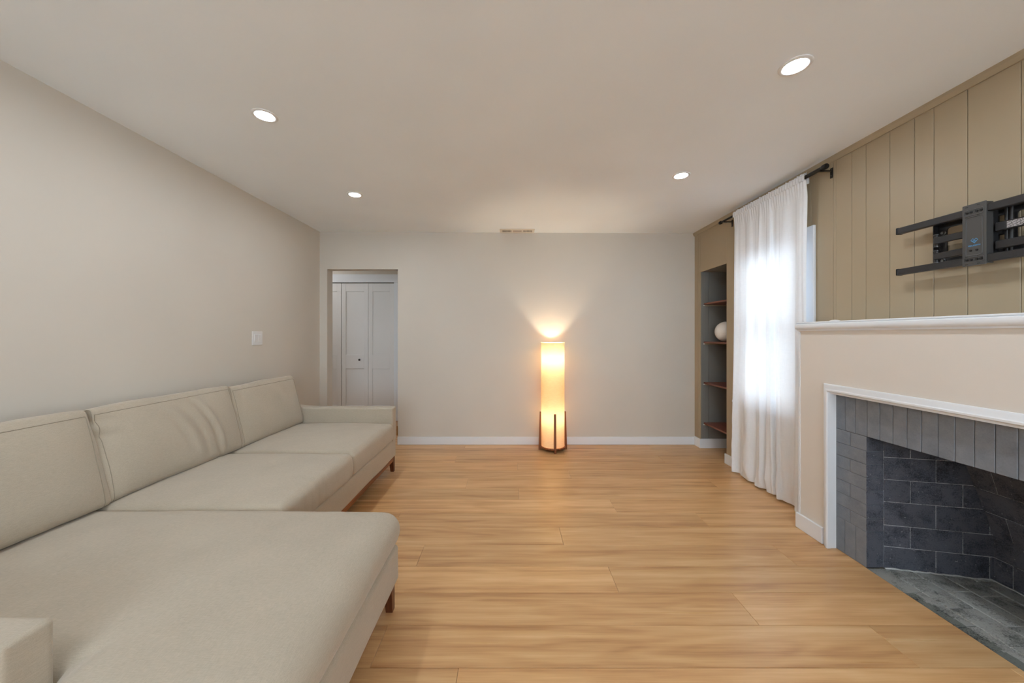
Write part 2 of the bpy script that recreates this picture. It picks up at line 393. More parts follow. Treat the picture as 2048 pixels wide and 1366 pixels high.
# crown strip
struct(MB().extrude([(XR-.020, zc(XR)), (XR, zc(XR)), (XR, zc(XR)-.034), (XR-.008, zc(XR)-.034), (XR-.018, zc(XR)-.014)], YF, YB-.001).done('trim_3', M['taupe']), 'narrow taupe moulding where panelled wall meets ceiling', 'trim')
# niche lining
ND = .34
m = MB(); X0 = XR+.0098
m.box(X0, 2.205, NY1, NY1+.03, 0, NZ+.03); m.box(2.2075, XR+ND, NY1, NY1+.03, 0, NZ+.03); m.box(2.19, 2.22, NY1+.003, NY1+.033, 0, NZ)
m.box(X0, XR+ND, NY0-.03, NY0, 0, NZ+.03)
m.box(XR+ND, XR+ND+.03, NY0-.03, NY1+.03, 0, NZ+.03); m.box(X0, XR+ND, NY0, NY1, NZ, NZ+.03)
struct(m.done('wall_niche', M['niche']), 'panelled lining of the corner bookcase niche, its grey holding the cooler light', 'wall')
struct(MB().box(XR-.0004, XR+ND, NY1-.014, NY1-.0005, .001, .105, .002).done('baseboard_niche', M['white']), 'white baseboard across the bottom of the niche', 'baseboard')
struct(MB().box(XR-.014, XR-.0005, NY1-.0145, YB-.015, .001, .103, .002).done('baseboard_corner', M['white']), 'short white baseboard between niche and far corner', 'baseboard')
m = MB(); m.box(XR-.014, XR-.0005, BY1+.002, NY0+.012, .001, .098, .002)
struct(m.done('baseboard_right', M['white']), 'white baseboard running behind the curtain', 'baseboard')
# niche shelves
for i, (zt, lab) in enumerate(((1.618, 'cherry wood niche shelf at the top, above the globe'), (1.190, 'cherry wood niche shelf carrying the white globe'),
                               (.738, 'cherry wood niche shelf just below the globe shelf'), (.288, 'lowest cherry wood niche shelf, near the floor'))):
    s = empty('niche_shelf', (2.2, 3.69, zt-.02), lab, 'shelf', 'cherry wood shelves in the niche')
    MB().box(2.150, XR+ND-.001, NY0+.002, NY1-.002, zt-.019, zt, .0025).done('shelf_board', M['shelf'], s)
    for yy in (NY1-.006, NY0+.006):
        k = MB(); k.box(2.158, XR+ND-.03, yy-.006, yy+.006, zt-.034, zt-.0192, .002); tag(k.done('support_cleat', M['plastic'] if 0 else M['taupe'], s), 'taupe cleat')
        k = MB().lathe([(0, -.012), (.006, -.012), (.006, 0), (0, 0)], (2.158, yy, zt-.026), 12, 'x'); tag(k.done('shelf_pin', M['plastic'], s), 'small white pin')
# globe
gl = empty('globe_ornament', (2.262, 3.70, 1.190), 'glossy white glass globe resting on a niche shelf', 'globe')
prof = [(0, .0)]+[(.107*math.sin(a), .107-.107*math.cos(a)) for a in [i*PI/32 for i in range(4, 33)]]
fixn(MB().lathe(prof, (2.262, 3.70, 1.1905), 48).done('globe_body', M['globe'], gl, True))

# windows
def window(name, y0, y1, z0, z1, label):
    wd = empty(name, (XR, (y0+y1)/2, z0), label, 'window', None, 'structure')
    cw = .093
    m = MB()
    for (a, b, c, d) in ((y0-cw, y0, z0-.02, z1+cw), (y1, y1+cw, z0-.02, z1+cw)): m.box(XR-.020, XR-.0005, a, b, c, d-.02, .003)
    m.box(XR-.020, XR-.0005, y0, y1, z1, z1+cw-.02, .003)
    m.box(XR-.018, XR-.0005, y0-cw, y1+cw, z0-.11, z0-.024, .003)
    m.done('casing', M['white'], wd)
    MB().box(XR-.05, XR+.08, y0-cw-.01, y1+cw+.01, z0-.024, z0, .004).done('window_sill', M['white'], wd)
    m = MB(); m.box(XR-.005, XR+.12, y0-.0, y0+.018, z0, z1); m.box(XR-.005, XR+.12, y1-.018, y1, z0, z1); m.box(XR-.005, XR+.12, y0, y1, z1-.018, z1); m.box(XR+.08, XR+.12, y0, y1, z0-.01, z0+.015)
    m.done('window_frame', M['white'], wd)
    zm = (z0+z1)/2
    for (c, d, xx) in ((z0+.015, zm+.02, .05), (zm-.02, z1-.018, .085)):
        m = MB(); a, b = y0+.018, y1-.018; t = .042
        m.box(XR+xx, XR+xx+.03, a, a+t, c, d, .002); m.box(XR+xx, XR+xx+.03, b-t, b, c, d, .002)
        m.box(XR+xx, XR+xx+.03, a+t, b-t, c, c+t, .002); m.box(XR+xx, XR+xx+.03, a+t, b-t, d-t, d, .002)
        sh = m.done('sash', M['white'], wd)
        MB().box(XR+xx+.013, XR+xx+.016, a+t-.004, b-t+.004, c+t-.004, d-t+.004).done('pane', M['glass'], sh)
window('window_1', WY0, WY1, WZ0, WZ1, 'bright white-cased window behind the sheer curtain')
window('window_fill_2', W2Y0, W2Y1, W2Z0, W2Z1, 'added white-cased window in the panelled wall behind the camera, for fill daylight')

# wide unseen window added behind the camera to bring in soft neutral daylight
FX0, FX1, FZ0, FZ1 = -1.45, 1.45, .75, 2.15
wd = empty('window_fill_3', (0, YF, FZ0), 'added wide white-framed window in the wall behind the camera, for soft daylight', 'window', None, 'structure')
m = MB(); m.box(FX0-.09, FX0, YF+.0005, YF+.02, FZ0-.09, FZ1+.09, .003); m.box(FX1, FX1+.09, YF+.0005, YF+.02, FZ0-.09, FZ1+.09, .003)
m.box(FX0, FX1, YF+.0005, YF+.02, FZ1, FZ1+.09, .003); m.box(FX0, FX1, YF+.0005, YF+.02, FZ0-.09, FZ0, .003); m.done('casing', M['white'], wd)
for i in range(3):
    a = FX0+(FX1-FX0)*i/3; b = a+(FX1-FX0)/3
    m = MB(); m.box(a, a+.04, YF-.09, YF-.05, FZ0, FZ1, .002); m.box(b-.04, b, YF-.09, YF-.05, FZ0, FZ1, .002); m.box(a+.04, b-.04, YF-.09, YF-.05, FZ0, FZ0+.04, .002); m.box(a+.04, b-.04, YF-.09, YF-.05, FZ1-.04, FZ1, .002)
    sh = m.done('sash', M['white'], wd); MB().box(a+.035, b-.035, YF-.072, YF-.068, FZ0+.035, FZ1-.035).done('pane', M['glass'], sh)

# ---------------------------------------------------------------- floor planks
PY0, PW, PL = 1.334-.195*21, .195, 2.09
offs = {0: -.537, 1: 1.080, 2: .528, 3: 1.570, 4: .315, 5: 1.308, 6: .754, 7: .060, 8: -.375, 9: .53, 10: .06, 11: -.56, 12: .57, 13: -.52, -1: -.20}
fl = struct(MB().box(HX0-.1, 2.62, YF-.12, YH+.7, -.06, -.012).done('floor', M['sub']), 'light oak plank floor of the living room', 'floor')
k = -21
row = []
while 1.334+PW*k < YH+.65:
    a, b = 1.334+PW*k, 1.334+PW*(k+1)
    o0 = offs.get(k, ((k*.733) % 1)*PL-1.0)
    x = o0-PL*3
    lo_x, hi_x = (XL-.02, XR+.4) if b < YB+.2 else (HX0, HX1)
    while x < hi_x:
        x0, x1 = max(x, lo_x), min(x+PL, hi_x)
        x += PL
        if x1-x0 < .02: continue
        # cut around the hearth (bricks take over at X 1.925)
        segs = [(x0, x1, a, b)]
        if b > 1.0 and a < 1.90:
            segs = []
            if x0 < 1.926: segs.append((x0, min(x1, 1.926), a, b))
            if x1 > 1.95 and b > 1.925: segs.append((max(x0, 1.926), x1, max(a, 1.925), b))
        elif b > .95 and a < 1.0: segs = [(x0, min(x1, 1.93), a, b)]
        for (p, q, c, d) in segs:
            if q-p < .01 or d-c < .01: continue
            piece('plank', (p+q)/2, (c+d)/2, -.006, q-p-.0011, d-c-.0018, .012, M['floor'], fl, .0010)
    k += 1

# ---------------------------------------------------------------- chimney breast
m = MB()
OY0, OY1, OZ = BY0+.231, 2.092, .925      # opening that frames the brickwork
m.box(BXF, BXF+.03, BY0, OY0-.005, 0, BTOP); m.box(BXF, BXF+.03, OY1+.01, BY1, 0, BTOP); m.box(BXF, BXF+.03, OY0-.005, OY1+.01, OZ+.01, BTOP)
m.box(BXF+.03, XR-.0005, BY1-.02, BY1, 0, BTOP); m.box(BXF+.03, XR-.0005, BY0, BY0+.02, 0, BTOP); m.box(BXF+.03, XR+.05, BY0+.02, BY1-.02, BTOP-.05, BTOP)
struct(m.done('wall_chimney', M['breast']), 'half-height warm white chimney breast around the fireplace', 'wall')
struct(MB().box(BXF-.003, BXF-.0002, BY1-.012, BY1+.003, .10, BTOP-.004, .001).done('trim_4', M['white']), 'thin white corner bead on chimney breast', 'trim')
prof = [(1.876, 1.345), (1.873, 1.342), (1.873, 1.3375), (1.877, 1.3355), (1.872, 1.3345), (1.867, 1.330), (1.8655, 1.322), (1.866, 1.312), (1.869, 1.303), (1.874, 1.2985), (1.880, 1.297), (1.880, 1.289), (XR-.0005, 1.289), (XR-.0005, 1.345)]
m = MB().extrude(prof, BY0-.012, BY1+.006); o = fixn(m.done('mantel_ledge', M['white'], angle=35))
tag(o, 'white moulded ledge capping the chimney breast', 'mantel')
MBb = MB().box(BXF-.016, BXF-.0005, 2.122, BY1+.012, .001, .098, .002); MBb.box(BXF-.016, BXF-.0005, BY0-.01, OY0-.03, .001, .098, .002)
struct(MBb.done('baseboard_chimney', M['white']), 'white baseboard at the foot of the chimney breast', 'baseboard')
pk = MB().lathe([(0, 0), (.028, 0), (.029, .003), (.024, .009), (.014, .0125), (0, .0135)], (2.03, 2.205, 1.3455), 32)
tag(fixn(pk.done('cable_puck', M['plastic'], smooth=True)), 'small round white puck lying on the mantel ledge', 'puck')

# ---------------------------------------------------------------- fireplace
fp = empty('fireplace', (1.925, 1.443, 0), 'brick fireplace painted grey, sooty black inside, with white frame', 'fireplace')
# white frame: tapered moulding + lining
m = MB()
def tap(a0, a1, b0, b1):  # section from inner (proud) to outer (thin)
    pass
yi, yo = 2.077, 2.120; zi, zo = .929, .973; y2i, y2o = 2*1.443-yi, 2*1.443-yo
xi, xo, xb = 1.866, 1.884, 1.8895
sec = [(xb, 0.), (xi+.004, 0.), (xi, .004), (xi, .012), (xi+.007, .018), (xo-.006, .034), (xo, .043), (xb, .043)]  # (X, distance from inner edge)
ring = []
for (pp, sgn) in (('a', 0), ('b', 0), ('c', 0), ('d', 0)): ring.append([])
pathv = []
for (X, t) in sec:
    pathv.append([(X, yi+t, .001), (X, yi+t, zi+t), (X, y2i-t, zi+t), (X, y2i-t, .001)])
vs = []; fs = []; n = len(sec)
for j in range(4):
    for i in range(n): vs.append(pathv[i][j])
for j in range(3):
    for i in range(n): i2 = (i+1) % n; fs.append((j*n+i, j*n+i2, (j+1)*n+i2, (j+1)*n+i))
fs += [tuple(range(n)), tuple(reversed(range(3*n, 4*n)))]
fixn(MB().add(vs, fs).done('frame_moulding', M['white'], fp, angle=35))
m = MB(); m.box(1.8815, 1.923, 2.080, 2.092, .001, .929); m.box(1.8815, 1.923, y2i-.015, y2i-.003, .001, .929); m.box(1.8815, 1.923, y2i-.015, 2.092, .917, .929)
m.done('frame_lining', M['white'], fp)
BX = 1.925
FY0, FY1, FZ = .983, 1.903, .711          # firebox opening
SY0, SY1 = .797, 2.091
def jit(s): return random.uniform(-s, s)
# mortar body of the surround (recessed)
m = MB(); m.box(BX+.0028, 2.019, FY1+.006, SY1+.0, 0, .98); m.box(BX+.0028, 2.019, SY0, FY0-.006, 0, .98); m.box(BX+.0028, 2.019, FY0-.006, FY1+.006, FZ+.005, .98)
m.done('mortar', M['graym'], fp)
J = .008
ys = [2.089, 2.026, 1.967, 1.901, 1.837, 1.773, 1.710, 1.650, 1.585, 1.525, 1.461, 1.398, 1.335]
while ys[-1]-.063 > SY0+.0: ys.append(ys[-1]-.063)
for a, b in zip(ys[1:], ys):
    soot_side(piece('brick', BX+.047+jit(.0008), (a+b)/2, (FZ+.93)/2, .094, b-a-J*.3, .93-FZ-.002, M['gray'], fp, .0018), 2, -1, M['soot'])
cz = [.711, .632, .559, .487, .4175, .342, .268, .195]
for i, (t, b) in enumerate(zip(cz, cz[1:])):
    for (y0, y1) in ((FY1, 2.091), (SY0, FY0)):
        if i % 2 == 0:
            q = (y0+y1)/2; cuts = [(y0, q), (q, y1)]
        else: cuts = [(y0, y1)]
        for (c, d) in cuts:
            o = piece('brick', BX+.047+jit(.0010), (c+d)/2, (t+b)/2, .094, d-c-J*.3, t-b-J*.4, M['gray'], fp, .0022)
            if c == FY1: soot_side(o, 1, -1, M['soot'])
            if d == FY0: soot_side(o, 1, 1, M['soot'])
for (y0, y1) in ((FY1, 2.091), (SY0, FY0)):
    q0 = y0 if y0 == FY1 else y0
    for (c, d) in ((y0, y0+.062), (y0+.062, y0+.126), (y0+.126, y1)):
        o = piece('brick', BX+.047, (c+d)/2, .0975, .094, d-c-J*.2, .195-.003, M['gray'], fp, .0018)
        if c == FY1: soot_side(o, 1, -1, M['soot'])
        if d == FY0: soot_side(o, 1, 1, M['soot'])
# firebox walls
A = Vector((2.02, 1.905, 0)); B = Vector((2.47, 1.810, 0))
def backx(z): return 2.482 if z < .24 else (2.482-.036*(z-.24)/.11 if z < .35 else 2.446-.32*(z-.35))
fz = [0, .118, .233, .36, .48, .60, .72, .84]
def side(sgn):
    def W(p): return Vector((p.x, p.y if sgn > 0 else 2*1.443-p.y, p.z))
    d = (B-A).normalized(); n = Vector((-d.y, d.x, 0)) * 1  # outward (+Y)
    L = (B-A).length+.03
    for r, (z0, z1) in enumerate(zip(fz, fz[1:])):
        h = .2257; st = (.2315 if r % 2 == 0 else .120)
        cuts = [0.0]
        x = st
        while x < L-.02: cuts.append(x); x += h
        cuts.append(L)
        for a, b in zip(cuts, cuts[1:]):
            c = A+d*(a+b)/2+n*(.03+jit(.0012)); c.z = (z0+z1)/2; c = W(c)
            ang = math.atan2(d.y, d.x)*sgn
            piece('firebrick', c.x, c.y, c.z, b-a-.0032, .06, z1-z0-.0032, M['soot'], fp, .003, (0, 0, ang))
    vs = [A+n*.003-d*.0, A+n*.003+d*L, A+n*.05+d*L, A+n*.05]
    vv = [W(v+Vector((0, 0, z))) for z in (0, .9) for v in vs]
    fixn(MB().add(vv, [(0, 1, 2, 3), (4, 5, 6, 7), (0, 1, 5, 4), (1, 2, 6, 5), (2, 3, 7, 6), (3, 0, 4, 7)]).done('soot_mortar', M['sootm'], fp))
side(1); side(-1)
for r, (z0, z1) in enumerate(zip(fz, fz[1:])):
    x0, x1 = backx(z0), backx(z1); ang = math.atan2(x0-x1, z1-z0)
    yy = 1.812+ (0 if r % 2 else .0); y = 1.84; first = .10 if r % 2 == 0 else .205
    cuts = [y]; y -= first
    while y > 1.046: cuts.append(y); y -= .2257
    cuts.append(1.046)
    for b, a in zip(cuts, cuts[1:]):
        piece('firebrick', (x0+x1)/2+.03+jit(.001), (a+b)/2, (z0+z1)/2, .06, b-a-.0032, (z1-z0)/math.cos(ang)-.003, M['soot'], fp, .003, (0, -ang, 0))
pts = [(backx(z)+.003, z) for z in fz]; pts += [(2.60, .84), (2.60, 0)]
fixn(MB().extrude(pts, 1.03, 1.856).done('soot_mortar', M['sootm'], fp))
MB().box(2.0, 2.62, .98, 1.95, .83, .88).done('light_block_cap', M['soot'], fp)  # unseen cap added to keep the firebox light-tight
# hearth
xs = [1.926, 2.018, 2.144, 2.265, 2.388, 2.50]
hb = [1.425, 1.625, 1.635, 1.698, 1.50]
he = empty('hearth', (2.2, 1.443, 0)); he.parent = fp; he.location = Vector((2.2, 1.443, 0))-ORG[fp.name]
starts = [1.725-.2*6, 1.625-.2*5, 1.726-.2*5, 1.698-.2*5, 1.60-.2*4]
starts = [.323+.2, .425+.2, .528+.2, .498+.2, .40+.2]
for r, (a, b) in enumerate(zip(xs, xs[1:])):
    y = starts[r]
    while y < 1.93:
        lo, hi = max(y, FY0-.01 if a < 2.02 else 1.0), min(y+.2, 1.905)
        yb = y; y += .2
        if hi-lo < .02: continue
        if r == 0:
            # ragged front bricks: worn, chipped edge
            nseg = max(3, int((hi-lo)/.006)); vs = []; fs = []; rows_ = 9
            for i in range(nseg+1):
                yy = lo+.002+(hi-lo-.004)*i/nseg; worn = min(1, max(0, (1.76-yy)/.10))
                fx = a+.001+worn*(.002+.05*abs(mnoise.noise(Vector((yy*11, 3.1, 0))))+.006*mnoise.noise(Vector((yy*60, 1, 0))))
                vs.append((fx, yy, -.02))
                for q in range(rows_):
                    xx = fx+.002+(b-.002-fx-.002)*(q/(rows_-1)); e = max(0, 1-(xx-a)/.065)
                    vs.append((xx, yy, -.0008-worn*e*.007+worn*e*.0035*mnoise.noise(Vector((xx*90, yy*90, 2)))))
                vs.append((b-.002, yy, -.02))
            P_ = rows_+2
            for i in range(nseg):
                for j in range(P_-1): fs.append((i*P_+j, (i+1)*P_+j, (i+1)*P_+j+1, i*P_+j+1))
            fs += [tuple(range(P_)), tuple(reversed(range(nseg*P_, nseg*P_+P_)))]
            o = fixn(MB().add(vs, fs).done('brick', M['hearth'], he, angle=40))
            if hi < 1.80:
                o.data.materials.append(M['edge'])
                for p in o.data.polygons:
                    if p.center.x+ORG[o.name].x < a+.050+.012*mnoise.noise(Vector((p.center.y*30, o.location.y, 0))): p.material_index = 1
        else:
            piece('brick', (a+b)/2, (lo+hi)/2, -.011+jit(.0012), b-a-.005, hi-lo-.005, .024, M['hearth'], he, .003)
MB().box(1.975, 2.50, 1.0, 1.905, -.03, -.0035).done('mortar', M['hearthm'], he)
# rough mortar bead along the firebox foot
m = MB(); pts = []
for i in range(26):
    p = A.lerp(B, i/25); pts.append((p.x, p.y-.004+jit(.002), .003+jit(.002)))
for i in range(30): pts.append((2.476+jit(.002), 1.80-.7*i/29, .003+jit(.002)))
rs = [.0035+.003*abs(mnoise.noise(Vector((i*.7, 0, 0)))) for i in range(len(pts))]
m.tube(pts, .004, 6, rs=rs); m.done('mortar_bead', M['hearthm'], fp, True)
# ash dump door in hearth
pl = MB(); pl.box(2.285, 2.375, 1.40, 1.55, .0015, .005, .001); pl.box(2.30, 2.36, 1.47, 1.48, .005, .010, .001)
tag(pl.done('ash_dump_door', M['blk'], fp), 'small black iron plate')
# white drips on the lintel edge
m = MB(); m.tube([(backx(.66)-.004, 1.745, .69), (backx(.62)-.003, 1.743, .64), (backx(.6)-.003, 1.742, .605)], .006, 8, rs=[.004, .008, .003])
tag(m.done('plaster_drip', M['hearthm'], fp, True), 'pale drip on the back wall of the firebox')

# ---------------------------------------------------------------- TV wall mount
tv = empty('wall_mount', (XR, 1.539, 1.70), 'black steel articulated TV wall mount on the taupe panelling', 'TV mount')
MX = 2.03
YC = 1.539
def bar(y0, y1, z0, z1, x0, x1, name, lab=None, mat='black', b=.003):
    o = MB().box(x0, x1, y0, y1, z0, z1, b).done(name, M[mat], tv)
    if lab: tag(o, lab)
    return o
for (z0, z1) in ((1.792, 1.824), (1.577, 1.609)):
    r = bar(YC-.314, YC+.312, z0, z1, MX, MX+.026, 'screen_rail')
    for e in (1, -1):
        yy = YC+e*.312
        ec = MB().box(MX-.0015, MX+.0275, yy-.008, yy+.006, z0-.0015, z1+.0015, .003).done('end_cap', M['blk'], r)
# wall plate frame
WX0, WX1 = XR-.030, XR-.0005
wpY0, wpY1, wpZ0, wpZ1 = 1.20, 1.738, 1.600, 1.805
def rr(y0, y1, z0, z1, r=.012, n=5):
    pts = []
    for (cy, cz_, a0) in ((y1-r, z1-r, 0), (y0+r, z1-r, 90), (y0+r, z0+r, 180), (y1-r, z0+r, 270)):
        for i in range(n+1): a = math.radians(a0+90*i/n); pts.append((cy+r*math.cos(a), cz_+r*math.sin(a)))
    return pts
m = MB()
# plate with four rounded openings: strips + openings as boxes with rounded corner fillets
ops = [(1.245, 1.466, 1.635, 1.782), (1.499, 1.522, 1.662, 1.694), (1.499, 1.522, 1.738, 1.778), (1.545, 1.703, 1.635, 1.782)]
for (a, b, c, d) in rect_minus(wpY0, wpY1, wpZ0, wpZ1, ops): m.box(WX1-.004, WX1, a, b, c, d)
for (a, b, c, d) in ops[::3]:
    r = .014
    for (cy, cz_, sy, sz) in ((a, c, 1, 1), (b, c, -1, 1), (a, d, 1, -1), (b, d, -1, -1)):
        arc = [(cy, cz_)]+[(cy+sy*(r-r*math.sin(t)), cz_+sz*(r-r*math.cos(t))) for t in [i*PI/2/5 for i in range(6)]]
        m.extrude(arc, WX1-.004, WX1, 'x')
m.box(WX0, WX1, wpY1-.003, wpY1, wpZ0, wpZ1); m.box(WX0, WX1, wpY0, wpY0+.003, wpZ0, wpZ1)
m.box(WX0+.004, WX1, wpY0, wpY1, wpZ1-.003, wpZ1); m.box(WX0+.004, WX1, wpY0, wpY1, wpZ0, wpZ0+.003)
wp = fixn(m.done('wall_plate', M['black'], tv))
for (yy, zz) in ((1.715, 1.625), (1.715, 1.76), (1.22, 1.625), (1.22, 1.76)):
    fixn(MB().lathe([(0, -.010), (.006, -.010), (.0075, -.007), (.0075, -.004), (.011, -.003), (.011, 0), (0, 0)], (WX1-.004, yy, zz), 12, 'x').done('lag_bolt', M['steel'], wp, angle=35))
# arms
for (z0, z1, n_) in ((1.704, 1.737, 'arm'), (1.628, 1.660, 'arm')):
    a = MB().box(2.058, 2.070, 1.56, 1.715, z0, z1, .003).done('arm', M['black'], tv)
    MB().tube([(2.072, 1.712, z0-.012), (2.072, 1.712, z1+.012)], .009, 14).done('pivot', M['black'], a, angle=40)
    for dz in (-.013, z1-z0+.013):
        MB().tube([(2.072, 1.712, z0+dz-.001), (2.072, 1.712, z0+dz+.001)], .013, 14).done('washer', M['steel'], a, angle=40)
    a = MB().box(2.052, 2.066, 1.22, 1.492, z0-.002, z1+.002, .003).done('arm', M['black'], tv)
    MB().tube([(2.072, 1.225, z0-.012), (2.072, 1.225, z1+.012)], .009, 14).done('pivot', M['black'], a, angle=40)
    last = a
for yy in (1.477, 1.463):
    MB().tube([(2.083, yy, 1.61), (2.083, yy, 1.80)], .006, 12).done('post', M['black'], tv, angle=40)
MB().box(2.058, 2.090, 1.505, 1.53, 1.60, 1.80, .004).done('swivel_bracket', M['black'], tv)
for zz in (1.64, 1.69, 1.72, 1.745):
    fixn(MB().lathe([(0, -.008), (.004, -.008), (.006, -.005), (.006, 0), (0, 0)], (2.058, 1.507, zz), 10, 'x').done('bolt', M['steel'], tv, angle=35))
# warning label on the upper arm: unreadable lines of fine print
m = MB()
for i in range(6):
    y = 1.455; zz = 1.7325-.0045*i
    while y > 1.27:
        L = random.uniform(.006, .017)
        if not (i > 3 and y < 1.41): m.box(2.0512, 2.0519, y-L, y, zz-.0019, zz)
        y -= L+.0018
tag(m.done('print', M['print_'], tv), 'lines of tiny white print', None, None, 'stuff')
# centre plate
cy0, cy1, pz0, pz1 = 1.499, 1.579, 1.5675, 1.8385
m = MB(); px = MX-.004
m.box(px, px+.003, cy0, cy1, pz0, pz1, .001)
m.box(px+.0005, MX+.026, cy0, cy0+.003, pz0+.004, pz1-.004); m.box(px+.0005, MX+.026, cy1-.003, cy1, pz0+.004, pz1-.004)
cp = m.done('centre_plate', M['plate'], tv)
# embossed panel outline and screw recesses
def loop(y0, y1, z0, z1, r, rad, nm):
    p = rr(y0, y1, z0, z1, r); p.append(p[0]); p.append(p[1])
    MB().tube([(px-.0002, a, b) for a, b in p], rad, 6, False).done(nm, M['plate'], cp, True)
loop(1.512, 1.566, 1.612, 1.782, .009, .0022, 'embossed_rim')
loop(1.507, 1.571, 1.789, 1.813, .006, .0018, 'embossed_rim'); loop(1.507, 1.571, 1.584, 1.604, .006, .0018, 'embossed_rim')
for zz in (1.803, 1.594):
    for yy in (1.562, 1.548, 1.529, 1.515):
        fixn(MB().lathe([(0, -.0015), (.002, -.004), (.0042, -.004), (.005, -.002), (.005, 0), (0, 0)], (px, yy, zz), 12, 'x').done('screw', M['steel'] if 0 else M['blk'], cp, angle=35))
for yy in (1.550, 1.529):
    fixn(MB().lathe([(0, -.004), (.0035, -.004), (.0045, -.002), (.0045, 0), (0, 0)], (px, yy, 1.634), 12, 'x').done('screw', M['blk'], cp, angle=35))
for (yy, zz) in ((1.564, 1.829), (1.524, 1.829), (1.564, 1.784), (1.524, 1.787), (1.564, 1.609), (1.524, 1.609), (1.564, 1.575), (1.524, 1.575)):
    MB().box(px-.0004, px+.001, yy-.005, yy+.005, zz-.0015, zz+.0015).done('slot', M['blk'], cp)
# logo: blue outlined heart-shaped diamond with chevrons, and the name under it
def ribbon(pts, wd, x, closed=True):
    m = MB(); n = len(pts)
    for i in range(n if closed else n-1):
        a = Vector((0, *pts[i])); b = Vector((0, *pts[(i+1) % n])); d = (b-a).normalized(); q = Vector((0, -d.z, d.y))*wd/2; a = a-d*wd/2; b = b+d*wd/2
        m.add([(x, *(a+q)[1:]), (x, *(b+q)[1:]), (x, *(b-q)[1:]), (x, *(a-q)[1:]), (x-.0004, *(a+q)[1:]), (x-.0004, *(b+q)[1:]), (x-.0004, *(b-q)[1:]), (x-.0004, *(a-q)[1:])],
              [(0, 1, 2, 3), (7, 6, 5, 4), (0, 4, 5, 1), (1, 5, 6, 2), (2, 6, 7, 3), (3, 7, 4, 0)])
    return m
LC, LZ = 1.5375, 1.675
P = lambda a, b: (LC-a, LZ+b)
m = ribbon([P(-.0115, .0035), P(-.0055, .0105), P(0, .006), P(.0055, .0105), P(.0115, .0035), P(0, -.0095)], .0016, px-.0002)
m2 = ribbon([P(-.006, .0005), P(-.002, .003), P(0, -.0008), P(.002, .003), P(.006, .0005), P(0, -.006)], .0016, px-.0002)
m.add(m2.v, m2.f)
tag(fixn(m.done('logo', M['blue'], cp)), 'blue outlined heart-shaped diamond logo')
fc = bpy.data.curves.new('brand_text', 'FONT'); fc.body = 'PERLESMITH'; fc.size = .0074; fc.align_x = 'CENTER'; fc.align_y = 'CENTER'; fc.extrude = .0002; fc.offset = .0001
fc.materials.append(M['blue'])
fc.resolution_u = 3
_t = bpy.data.objects.new('t', fc); COL.objects.link(_t); bpy.context.view_layer.update()
_me = bpy.data.meshes.new_from_object(_t.evaluated_get(bpy.context.evaluated_depsgraph_get())); bpy.data.objects.remove(_t)
fo = bpy.data.objects.new('lettering', _me); link(fo, cp, Vector((px-.0006, LC, 1.655))); fo.rotation_euler = (PI/2, 0, -PI/2)
tag(fo, 'blue lettering')

# ---------------------------------------------------------------- curtain rod + curtain
RX, RZ = 2.046, 2.360
rod = empty('curtain_rod', (RX, 2.8, RZ), 'black metal curtain rod above the window', 'curtain rod')
MB().tube([(RX, 2.300, RZ), (RX, 2.95, RZ)], .0130, 18).done('outer_tube', M['blackrod'], rod, angle=40)
MB().tube([(RX, 2.90, RZ), (RX, 3.425, RZ)], .0095, 18).done('inner_tube', M['blackrod'], rod, angle=40)
fixn(MB().lathe([(0, 0), (.013, 0), (.016, .004), (.016, .026), (.013, .030), (0, .030)], (RX, 3.420, RZ), 24, 'y').done('finial', M['blackrod'], rod, angle=40))
fixn(MB().lathe([(0, 0), (.015, 0), (.018, .004), (.018, .026), (.014, .034), (0, .034)], (RX, 2.277, RZ), 24, 'y').done('finial', M['blackrod'], rod, angle=40))
for yy in (2.318, 3.36):
    b = MB(); b.box(RX-.004, XR-.004, yy-.007, yy+.007, RZ-.019, RZ-.013); b.box(XR-.0045, XR-.0005, yy-.010, yy+.010, RZ-.062, RZ+.004, .001)
    b.box(RX-.014, RX+.014, yy-.006, yy+.006, RZ-.021, RZ-.0125)
    br_ = b.done('bracket', M['blackrod'], rod)
    for dz in (-.010, -.046): fixn(MB().lathe([(0, -.0025), (.003, -.0025), (.0035, 0), (0, 0)], (XR-.0045, yy, RZ+dz), 10, 'x').done('screw', M['steel'], br_, angle=40))
NS, NTt = 300, 190
